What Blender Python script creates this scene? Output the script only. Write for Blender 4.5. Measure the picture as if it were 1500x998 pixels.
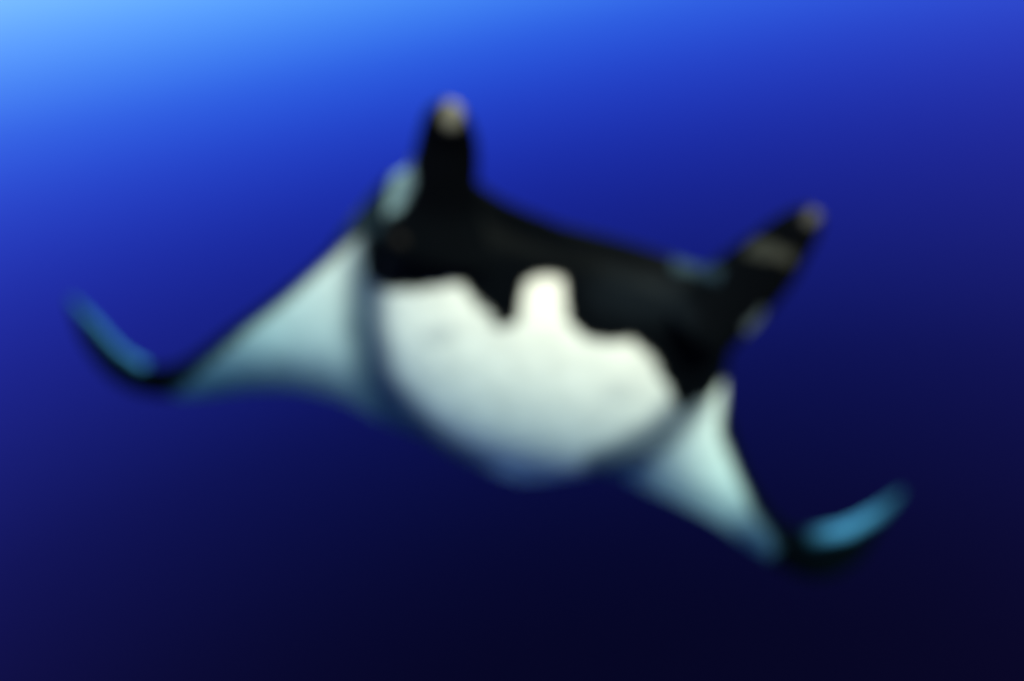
import bpy, bmesh, math, random
import numpy as np
from mathutils import Vector, Matrix, noise

for o in list(bpy.data.objects):
    bpy.data.objects.remove(o, do_unlink=True)
scene = bpy.context.scene
C = scene.collection
R = math.radians

# ------------------------------------------------------------------ camera
PITCH, ROLL, HFOV = R(-20), R(11.5), R(70)
FPX = 750 / math.tan(HFOV / 2)          # focal length in 1500-px photograph pixels
fwd = Vector((0, math.cos(PITCH), math.sin(PITCH)))
up0 = Vector((0, -math.sin(PITCH), math.cos(PITCH)))
X0 = Vector((1, 0, 0))
cr, sr = math.cos(ROLL), math.sin(ROLL)
right = (X0 * cr - up0 * sr).normalized()
upv = (up0 * cr + X0 * sr).normalized()
back = -fwd
CAM = Vector((0, 0, 0))
cd = bpy.data.cameras.new('camera')
cam = bpy.data.objects.new('camera', cd)
C.objects.link(cam)
cam.matrix_world = Matrix(((right.x, upv.x, back.x, 0), (right.y, upv.y, back.y, 0),
                           (right.z, upv.z, back.z, 0), (0, 0, 0, 1)))
cd.sensor_width = 36
cd.angle = HFOV
cd.clip_start, cd.clip_end = 0.02, 2000
cd.dof.use_dof = True                    # the photograph is strongly out of focus all over
cd.dof.focus_distance = 0.6
cd.dof.aperture_fstop = 0.95
scene.camera = cam

# ------------------------------------------------------------------ view
vs = scene.view_settings
vs.view_transform = 'Standard'
vs.look = 'None'
vs.exposure = 3.7          # the flash-lit white belly is exposed to just below clipping through metres of water
vs.gamma = 1
scene.cycles.use_denoising = True


def lin(c):
    out = []
    for v in c:
        v = v / 255
        out.append(v / 12.92 if v <= 0.04045 else ((v + 0.055) / 1.055) ** 2.4)
    return out


# ------------------------------------------------------------------ world: the open water's own light, bright
# towards the sunlit surface overhead and falling off towards the deep, the same all the way round
world = bpy.data.worlds.new('World')
scene.world = world
world.use_nodes = True
nt = world.node_tree
nt.nodes.clear()
tc = nt.nodes.new('ShaderNodeTexCoord')
dot = nt.nodes.new('ShaderNodeVectorMath'); dot.operation = 'DOT_PRODUCT'
SURF = Vector((0.0, 0.0, 1.0)).normalized()
dot.inputs[1].default_value = SURF
mr = nt.nodes.new('ShaderNodeMapRange')
E0, E1 = -0.80, 0.42
mr.inputs['From Min'].default_value = E0
mr.inputs['From Max'].default_value = E1
ramp = nt.nodes.new('ShaderNodeValToRGB')
ramp.color_ramp.interpolation = 'B_SPLINE'
STOPS = [(-500, (190, 245, 255)), (-250, (155, 230, 255)), (-60, (110, 192, 255)), (0, (97, 178, 255)), (50, (79, 155, 254)),
         (110, (60, 128, 244)), (180, (42, 91, 227)), (270, (34, 63, 198)), (370, (27, 44, 165)), (470, (23, 34, 138)),
         (570, (19, 28, 115)), (690, (13, 18, 84)), (850, (9, 12, 59)), (1020, (6, 7, 40)), (1200, (5, 6, 34))]


def elev(y):      # elevation term of the view ray at column 750, y' = y + x/6 measured from the left edge
    d = (fwd + upv * ((499 - y) / FPX)).normalized()
    return d.dot(SURF)


ABSORB = (0.29, 0.09, 0.03)             # per metre of water, red green blue
THRU = [math.exp(-10.8 * a) * 2 ** vs.exposure for a in ABSORB]   # the light field seen through the nearest water
stops = sorted((min(1, max(0, (elev(y - 125) - E0) / (E1 - E0))), c) for y, c in STOPS)
el = ramp.color_ramp.elements
while len(el) < len(stops):
    el.new(0.5)
for e, (p, c) in zip(el, stops):
    e.position = p
    e.color = [v / w for v, w in zip(lin(c), THRU)] + [1]
bg = nt.nodes.new('ShaderNodeBackground')
bg.inputs['Strength'].default_value = 1.0
wo = nt.nodes.new('ShaderNodeOutputWorld')
nt.links.new(tc.outputs['Generated'], dot.inputs[0])
nt.links.new(dot.outputs['Value'], mr.inputs['Value'])
nt.links.new(mr.outputs['Result'], ramp.inputs['Fac'])
nt.links.new(ramp.outputs['Color'], bg.inputs['Color'])
nt.links.new(bg.outputs['Background'], wo.inputs['Surface'])

# ------------------------------------------------------------------ sun: stands in for the camera flash, shines from the camera's side on the pale belly
sd = bpy.data.lights.new('flash_sun', 'SUN')
sd.energy = 5.0
sd.angle = R(0.5)
sd.color = (1.0, 0.22, 0.095)
flash_sun = bpy.data.objects.new('flash_sun', sd)
C.objects.link(flash_sun)
ldir = (right * 0.27 + upv * 0.37 + back * 1.0).normalized()     # towards the light
flash_sun.rotation_euler = ldir.to_track_quat('Z', 'Y').to_euler()
flash_sun.location = ldir * 20


# ------------------------------------------------------------------ the body of clear sea water round camera and manta
def water_body():
    b = bmesh.new()
    bmesh.ops.create_icosphere(b, subdivisions=5, radius=6.2)
    me = bpy.data.meshes.new('water')
    b.to_mesh(me); b.free()
    o = bpy.data.objects.new('water', me)
    C.objects.link(o)
    o.location = fwd * 5.0
    m = bpy.data.materials.new('sea_water'); m.use_nodes = True
    n = m.node_tree; n.nodes.clear()
    out = n.nodes.new('ShaderNodeOutputMaterial')
    va = n.nodes.new('ShaderNodeVolumeAbsorption')
    d = max(ABSORB)
    va.inputs['Density'].default_value = d
    va.inputs['Color'].default_value = [1 - a / d for a in ABSORB] + [1]
    n.links.new(va.outputs['Volume'], out.inputs['Volume'])
    me.materials.append(m)
    o['kind'] = 'structure'
    return o


water_body()


# ------------------------------------------------------------------ helpers
def pt(x, y, d):
    d = 3.9 + (d - 3.9) * 1.25
    return CAM + (fwd + right * ((x - 750) / FPX) + upv * ((499 - y) / FPX)) * d


def project(P):
    """world points (n,3) -> photograph pixels"""
    r, u, f = (np.array(v) for v in (right, upv, fwd))
    z = P @ f
    return np.stack([750 + FPX * (P @ r) / z, 499 - FPX * (P @ u) / z], 1)


def catmull(keys, n):
    """smooth curve through key rows (m,k), centripetal in the index"""
    K = np.asarray(keys, float)
    m = len(K)
    out = []
    for q in np.linspace(0, m - 1, n):
        i = min(int(q), m - 2)
        t = q - i
        p1, p2 = K[i], K[i + 1]
        p0 = K[i - 1] if i > 0 else 2 * p1 - p2
        p3 = K[i + 2] if i + 2 < m else 2 * p2 - p1
        out.append(0.5 * (2 * p1 + (p2 - p0) * t + (2 * p0 - 5 * p1 + 4 * p2 - p3) * t * t
                          + (3 * p1 - p0 - 3 * p2 + p3) * t ** 3))
    return np.array(out)


def add_loft(bm, rings):
    """closed rings of equal length, capped with fans"""
    vs_ = [[bm.verts.new(p) for p in ring] for ring in rings]
    n = len(vs_[0])
    for a, b in zip(vs_[:-1], vs_[1:]):
        for j in range(n):
            k = (j + 1) % n
            bm.faces.new((a[j], a[k], b[k], b[j]))
    for ring, flip in ((vs_[0], True), (vs_[-1], False)):
        c = bm.verts.new(sum((v.co for v in ring), Vector()) / n)
        for j in range(n):
            k = (j + 1) % n
            bm.faces.new((c, ring[k], ring[j]) if flip else (c, ring[j], ring[k]))


def add_limb(bm, keys, wide, n=24, seg=20):
    """tapering flattened tube: keys = (point, half width, half thickness); wide = width direction"""
    rows = catmull([list(p) + [w, h] for p, w, h in keys], n)
    rings = []
    for i, row in enumerate(rows):
        p = Vector(row[:3])
        t = Vector(rows[min(i + 1, n - 1)][:3]) - Vector(rows[max(i - 1, 0)][:3])
        t.normalize()
        a = (wide - t * wide.dot(t)).normalized()
        b = t.cross(a)
        w, h = max(row[3], 0.002), max(row[4], 0.002)
        rings.append([p + a * (w * math.cos(k * 2 * math.pi / seg)) + b * (h * math.sin(k * 2 * math.pi / seg))
                      for k in range(seg)])
    add_loft(bm, rings)


# ------------------------------------------------------------------ the manta ray
# spanwise stations: leading edge (x, y, depth), trailing edge (x, y, depth), half thickness above, below
ST = [      # then half thickness above and below the camber line, and the camber itself
    ((107, 434, 4.30), (99, 442, 4.36), .014, .014, 0),
    ((142, 468, 4.28), (115, 494, 4.36), .016, .018, 0),
    ((178, 508, 4.22), (146, 540, 4.36), .020, .022, 0),
    ((222, 534, 4.16), (186, 570, 4.36), .026, .030, .005),
    ((250, 534, 4.10), (238, 582, 4.36), .030, .036, .010),
    ((285, 518, 4.02), (298, 582, 4.36), .034, .042, .02),
    ((335, 481, 3.90), (360, 574, 4.38), .040, .050, .03),
    ((405, 431, 3.75), (430, 573, 4.40), .045, .060, .05),
    ((470, 377, 3.60), (500, 588, 4.46), .06, .075, .06),
    ((522, 310, 3.50), (560, 618, 4.58), .09, .09, .06),
    ((582, 252, 3.42), (618, 640, 4.72), .13, .12, .05),
    ((668, 254, 3.36), (668, 668, 4.82), .17, .15, 0),
    ((742, 297, 3.32), (722, 690, 4.90), .19, .16, 0),
    ((828, 333, 3.30), (757, 698, 4.93), .20, .16, 0),
    ((915, 371, 3.30), (800, 696, 4.90), .19, .16, 0),
    ((1010, 386, 3.32), (845, 692, 4.86), .17, .15, 0),
    ((1085, 425, 3.38), (895, 695, 4.78), .14, .13, .03),
    ((1074, 500, 3.46), (935, 714, 4.40), .08, .10, .03),
    ((1062, 570, 3.56), (985, 736, 4.18), .05, .08, .03),
    ((1076, 640, 3.66), (1035, 761, 4.12), .042, .06, .02),
    ((1100, 702, 3.76), (1080, 790, 4.24), .038, .048, .02),
    ((1132, 752, 3.85), (1114, 812, 4.20), .036, .042, .015),
    ((1162, 774, 3.92), (1156, 838, 4.18), .032, .038, .01),
    ((1196, 773, 3.96), (1204, 849, 4.16), .028, .032, .005),
    ((1240, 763, 3.98), (1256, 826, 4.14), .022, .024, 0),
    ((1285, 740, 4.00), (1293, 772, 4.10), .016, .018, 0),
    ((1322, 714, 4.02), (1326, 720, 4.06), .014, .014, 0),
]
NSP, NCH = 150, 28
MID = 13
rows = []
for i, (le, te, a, b, k) in enumerate(ST):
    far = .75 * min(1, max(0, (abs(i - MID) - 3) / 6))          # the wings sweep back
    rows.append(list(pt(le[0], le[1], le[2] + far)) + list(pt(te[0], te[1], te[2] + far)) + [a, b, k])
rows = catmull(rows, NSP)
bm = bmesh.new()
rings = []
for i, r in enumerate(rows):
    le, te = Vector(r[:3]), Vector(r[3:6])
    i0, i1 = max(i - 1, 0), min(i + 1, NSP - 1)
    span = (Vector(rows[i1][:3]) + Vector(rows[i1][3:6])) - (Vector(rows[i0][:3]) + Vector(rows[i0][3:6]))
    chord = te - le
    nrm = span.cross(chord).normalized()          # dorsal side
    ring = []
    cs = [0.5 - 0.5 * math.cos(math.pi * j / NCH) for j in range(NCH + 1)]
    prof = [2.6 * (math.sqrt(c) * 0.55 - 0.30 * c - 0.25 * c * c) for c in cs]
    for c, t in zip(cs, prof):
        ring.append(le + chord * c - nrm * (r[8] * math.sin(math.pi * c)) + nrm * (max(t, 0) * r[6] + 0.004 * min(1, r[6] / .03)))
    for c, t in list(zip(cs, prof))[::-1]:
        ring.append(le + chord * c - nrm * (r[8] * math.sin(math.pi * c)) - nrm * (max(t, 0) * r[7] + 0.004 * min(1, r[7] / .03)))
    rings.append(ring)
add_loft(bm, rings)

# trunk: rings along the body axis from the mouth to the root of the tail
HEAD, TAIL = pt(828, 360, 3.36), pt(752, 686, 4.86)
axis = (TAIL - HEAD).normalized()
lat = (pt(1085, 415, 3.36) - pt(640, 280, 3.36)).normalized()
lat = (lat - axis * lat.dot(axis)).normalized()
dors = lat.cross(axis).normalized()
TR = [(-0.03, .50, .03, .04, 0), (0.0, .66, .09, .12, 0), (0.06, .75, .16, .20, 0), (0.18, .86, .26, .26, 0),
      (0.34, .93, .33, .28, -.01), (0.52, .90, .34, .25, -.03), (0.70, .75, .28, .19, -.06), (0.85, .52, .18, .12, -.06),
      (0.96, .28, .12, .07, -.03), (1.02, .05, .03, .03, 0)]
trs = catmull(TR, 60)
rings = []
for t, w, v, d, off in trs:
    c = HEAD + (TAIL - HEAD) * t + lat * off
    ring = []
    for k in range(56):
        a = 2 * math.pi * k / 56
        ca, sa = math.cos(a), math.sin(a)
        x = math.copysign(abs(ca) ** 0.85, ca) * w
        y = math.copysign(abs(sa) ** 0.85, sa)
        ring.append(c + lat * x + dors * (y * (d if y > 0 else v)))
    rings.append(ring)
add_loft(bm, rings)

# the two cephalic lobes beside the mouth
add_limb(bm, [(pt(634, 365, 3.42), .30, .14), (pt(643, 300, 3.30), .195, .11), (pt(652, 247, 3.16), .142, .08),
              (pt(658, 207, 3.06), .125, .06), (pt(661, 174, 2.97), .100, .05), (pt(664, 156, 2.93), .066, .035), (pt(666, 145, 2.90), .03, .02)], lat)
add_limb(bm, [(pt(1020, 480, 3.40), .18, .13), (pt(1070, 434, 3.30), .17, .11), (pt(1118, 390, 3.18), .14, .08),
              (pt(1150, 355, 3.09), .108, .06), (pt(1177, 327, 3.02), .078, .045), (pt(1194, 308, 2.98), .04, .02)],
         (right * .66 - upv * .75))
# whip tail trailing away behind, small dorsal fin and pelvic fins at its root
tb = TAIL - axis * .1
add_limb(bm, [(tb, .07, .05), (tb + axis * .25 + dors * .03, .03, .03), (tb + axis * .6 + dors * .25, .018, .018),
              (tb + axis * 1.0 + dors * .6, .012, .012), (tb + axis * 1.5 + dors * 1.0, .007, .007)], lat)
for s in (-1, 1):
    add_limb(bm, [(tb + lat * s * .08, .06, .03), (tb + lat * s * .13 + axis * .10, .05, .02),
                  (tb + lat * s * .16 + axis * .19, .015, .012)], lat)
add_limb(bm, [(pt(758, 678, 4.78), .07, .05), (pt(761, 694, 4.80), .06, .045), (pt(763, 703, 4.84), .03, .025)], lat)
bmesh.ops.recalc_face_normals(bm, faces=bm.faces)
me = bpy.data.meshes.new('raw')
bm.to_mesh(me)
bm.free()
raw = bpy.data.objects.new('raw', me)
C.objects.link(raw)
m = raw.modifiers.new('r', 'REMESH'); m.mode = 'VOXEL'; m.voxel_size = 0.0105
m = raw.modifiers.new('s', 'SMOOTH'); m.factor = 0.5; m.iterations = 8
dg = bpy.context.evaluated_depsgraph_get()
body = bpy.data.meshes.new_from_object(raw.evaluated_get(dg))
bpy.data.objects.remove(raw, do_unlink=True)
body.name = 'manta_ray'

# the wide mouth slot between the lobes
for v in body.vertices:
    q = v.co - HEAD
    a_, l_, d_ = q.dot(axis), q.dot(lat), q.dot(dors)
    if a_ < .25 and abs(l_) < .62 and abs(d_ + .03) < .07:
        k = (1 - (l_ / .62) ** 2) * (1 - ((d_ + .03) / .07) ** 2) * max(0, 1 - max(0, a_) / .25)
        v.co += axis * (.10 * k)
body.update()
# ------------------------------------------------------------------ pigment of the skin, with some light and shade painted in
nv = len(body.vertices)
P = np.empty(nv * 3); body.vertices.foreach_get('co', P); P = P.reshape(-1, 3)
N = np.empty(nv * 3); body.vertices.foreach_get('normal', N); N = N.reshape(-1, 3)
PX = project(P)
view = -P / np.linalg.norm(P, axis=1)[:, None]
face = (N * view).sum(1)


def sstep(a, b, x):
    t = np.clip((x - a) / (b - a), 0, 1)
    return t * t * (3 - 2 * t)


WOB = np.array([noise.fractal(Vector(p) * 7.0, 0.7, 2.2, 5) for p in P])      # makes the borders of markings uneven


def sdist(poly):
    """signed pixel distance, positive inside"""
    x, y = PX[:, 0], PX[:, 1]
    best = np.full(nv, 1e9)
    ins = np.zeros(nv, bool)
    q = np.array(poly, float)
    for a, b in zip(q, np.roll(q, -1, 0)):
        ab = b - a
        t = np.clip(((x - a[0]) * ab[0] + (y - a[1]) * ab[1]) / (ab @ ab), 0, 1)
        best = np.minimum(best, np.hypot(x - a[0] - t * ab[0], y - a[1] - t * ab[1]))
        if a[1] != b[1]:
            hit = ((a[1] > y) != (b[1] > y)) & (x < a[0] + (y - a[1]) * ab[0] / ab[1])
            ins ^= hit
    return np.where(ins, best, -best) + 7 * WOB


def sline(line):
    x, y = PX[:, 0], PX[:, 1]
    best = np.full(nv, 1e9)
    q = np.array(line, float)
    for a, b in zip(q[:-1], q[1:]):
        ab = b - a
        t = np.clip(((x - a[0]) * ab[0] + (y - a[1]) * ab[1]) / (ab @ ab), 0, 1)
        best = np.minimum(best, np.hypot(x - a[0] - t * ab[0], y - a[1] - t * ab[1]))
    return best


BLACK = np.array([.0014, .0021, .0032])
WHITE = np.array([.80, .80, .76])
GREY = np.array([.07, .13, .22])  # hind margins and gill marks; also the light falloff painted on the wings
SEAM_AND_SHADE = np.array([.09, .13, .18])
col = np.tile(WHITE, (nv, 1))


def paint(mask, c):
    global col
    col = col * (1 - mask[:, None]) + np.array(c) * mask[:, None]


def soft(poly, w=4):
    return sstep(-w, w, sdist(poly))


paint(.75 * sstep(235, 20, sline([(235, 560), (270, 570)])), GREY)  # loss of light towards the wing tip, painted in blue-grey
paint(.75 * sstep(90, 10, sline([(1128, 800), (1140, 815)])), GREY)  # the other wing's loss of light, painted likewise
# dark trunk-wing seam with crease shade painted in; grey hind margins also painting light falloff
paint(.92 * sstep(50, 13, sline([(560, 300), (538, 400), (535, 480), (550, 560), (588, 618), (640, 664), (690, 695)])), SEAM_AND_SHADE)
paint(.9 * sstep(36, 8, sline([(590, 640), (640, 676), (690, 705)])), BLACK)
paint(.85 * sstep(40, 12, sline([(1010, 592), (965, 638), (920, 666), (880, 684)])), SEAM_AND_SHADE)
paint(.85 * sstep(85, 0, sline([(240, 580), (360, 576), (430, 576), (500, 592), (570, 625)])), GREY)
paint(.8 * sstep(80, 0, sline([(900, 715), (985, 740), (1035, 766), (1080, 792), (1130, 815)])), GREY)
# black mask round the mouth and throat
MASK = [(540, 250), (542, 400), (566, 418), (600, 421), (636, 413), (660, 406), (682, 414), (700, 436), (720, 460), (736, 472), (748, 466), (754, 436),
        (763, 406), (784, 396), (808, 395), (830, 406), (837, 436), (840, 465), (862, 490), (892, 494), (926, 488),
        (955, 508), (976, 550), (1000, 590), (1030, 578), (1056, 548), (1070, 530), (1100, 520), (1140, 480), (1300, 300), (1200, 200), (600, 80)]
paint(sstep(-14, -6, sdist(MASK)), BLACK)
# dark wing tips and leading margin
paint(soft([(60, 400), (60, 640), (235, 640), (258, 578), (345, 500), (330, 470), (240, 500), (200, 400)], 10), BLACK)
paint(soft([(1130, 700), (1136, 790), (1126, 840), (1120, 900), (1400, 900), (1400, 600), (1150, 690)], 8), BLACK)
paint(sstep(27, 15, sline([(230, 550), (280, 520), (335, 480), (405, 428), (470, 370), (500, 340)])), BLACK)
paint(sstep(27, 14, sline([(1092, 535), (1078, 585), (1073, 630), (1096, 688), (1119, 738), (1150, 780)])), BLACK)
# back: charcoal, everywhere that does not face the camera's side
paint(sstep(.10, -.05, face), BLACK)
# pale marks: shoulder, lobe tips, band on one lobe
paint(.75 * soft([(602, 236), (604, 258), (586, 306), (566, 316), (562, 298), (584, 250)]), (.20, .32, .36))
paint(.97 * soft([(515, 255), (552, 275), (562, 300), (556, 340), (535, 348), (505, 352), (470, 300)]), (.008, .016, .022))
paint(.9 * sstep(19, 6, sline([(664, 158), (661, 176)])), (.15, .18, .16))
paint(.9 * sstep(13, 4, sline([(1186, 322), (1200, 306)])), (.05, .06, .065))
paint(.9 * soft([(1090, 372), (1160, 392), (1166, 368), (1110, 352)]), (.04, .047, .04))
paint(.8 * soft([(1090, 475), (1118, 455), (1108, 490), (1088, 500)]), (.10, .14, .17))
paint(.8 * soft([(985, 375), (1060, 392), (1050, 410), (985, 395)]), (.02, .04, .06))
paint((.9 - .6 * sstep(150, 100, PX[:, 0])) * sstep(13, 4, sline([(108, 436), (142, 468), (178, 508), (208, 530)])), (.10, .21, .36))  # surface light caught along the curled tip, painted into the skin colour
paint((.95 - .7 * sstep(1255, 1315, PX[:, 0])) * sstep(1172, 1232, PX[:, 0]) * sstep(17, 4, sline([(1190, 784), (1240, 774), (1285, 749), (1312, 726)])), (.10, .24, .40))  # the other tip's strip of surface light, also painted
# bluish charcoal bloom on the head
paint(.8 * soft([(860, 420), (900, 400), (1000, 415), (1010, 470), (930, 470), (870, 455)], 25), (.006, .009, .013))
# faint ends of the gill slits
paint(.28 * sstep(18, 4, sline([(628, 494), (655, 486)])), GREY)
paint(.20 * sstep(18, 4, sline([(890, 580), (918, 572)])), GREY)

at = body.attributes.new('pigment_and_light', 'FLOAT_COLOR', 'POINT')
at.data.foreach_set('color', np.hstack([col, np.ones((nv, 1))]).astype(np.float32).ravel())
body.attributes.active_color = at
body.polygons.foreach_set('use_smooth', np.ones(len(body.polygons), bool))

mat = bpy.data.materials.new('skin')
mat.use_nodes = True
t = mat.node_tree
bs = t.nodes['Principled BSDF']
ga = t.nodes.new('ShaderNodeAttribute'); ga.attribute_name = 'pigment_and_light'
no = t.nodes.new('ShaderNodeTexNoise'); no.inputs['Scale'].default_value = 9; no.inputs['Detail'].default_value = 7
tco = t.nodes.new('ShaderNodeTexCoord')
mrn = t.nodes.new('ShaderNodeMapRange')
mrn.inputs['From Min'].default_value = .3; mrn.inputs['From Max'].default_value = .7
mrn.inputs['To Min'].default_value = .86; mrn.inputs['To Max'].default_value = 1.08
mx = t.nodes.new('ShaderNodeVectorMath'); mx.operation = 'SCALE'
t.links.new(tco.outputs['Object'], no.inputs['Vector'])
t.links.new(no.outputs['Fac'], mrn.inputs['Value'])
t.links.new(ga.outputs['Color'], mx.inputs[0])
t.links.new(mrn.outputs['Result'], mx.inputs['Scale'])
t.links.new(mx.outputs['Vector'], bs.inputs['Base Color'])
n2 = t.nodes.new('ShaderNodeTexNoise'); n2.inputs['Scale'].default_value = 160; n2.inputs['Detail'].default_value = 4
bp = t.nodes.new('ShaderNodeBump'); bp.inputs['Strength'].default_value = .25; bp.inputs['Distance'].default_value = .004
t.links.new(tco.outputs['Object'], n2.inputs['Vector'])
t.links.new(n2.outputs['Fac'], bp.inputs['Height'])
t.links.new(bp.outputs['Normal'], bs.inputs['Normal'])
bs.inputs['Roughness'].default_value = .6
bs.inputs['Specular IOR Level'].default_value = .02

ctr = (HEAD + TAIL) / 2
body.transform(Matrix.Translation(-ctr))
manta = bpy.data.objects.new('manta_ray', body)
C.objects.link(manta)
manta.location = ctr
body.materials.append(mat)
manta['label'] = 'large black and white manta ray gliding belly up to view in open blue water'
manta['category'] = 'manta ray'

# eyes on the sides of the head, below the roots of the lobes
em = bpy.data.materials.new('eye_surface'); em.use_nodes = True
eb = em.node_tree.nodes['Principled BSDF']
en = em.node_tree.nodes.new('ShaderNodeTexNoise'); en.inputs['Scale'].default_value = 30
er = em.node_tree.nodes.new('ShaderNodeValToRGB')
er.color_ramp.elements[0].color = (.004, .004, .005, 1); er.color_ramp.elements[1].color = (.012, .011, .01, 1)
em.node_tree.links.new(en.outputs['Fac'], er.inputs['Fac'])
em.node_tree.links.new(er.outputs['Color'], eb.inputs['Base Color'])
eb.inputs['Roughness'].default_value = .6
eb.inputs['Specular IOR Level'].default_value = .03
for s, p in ((-1, pt(588, 352, 3.33)), (1, pt(1072, 490, 3.33))):
    b = bmesh.new()
    bmesh.ops.create_uvsphere(b, u_segments=24, v_segments=14, radius=.038)
    me = bpy.data.meshes.new('eye')
    b.to_mesh(me); b.free()
    me.polygons.foreach_set('use_smooth', np.ones(len(me.polygons), bool))
    me.materials.append(em)
    e = bpy.data.objects.new('eye', me)
    C.objects.link(e)
    e.parent = manta
    e.location = p - ctr
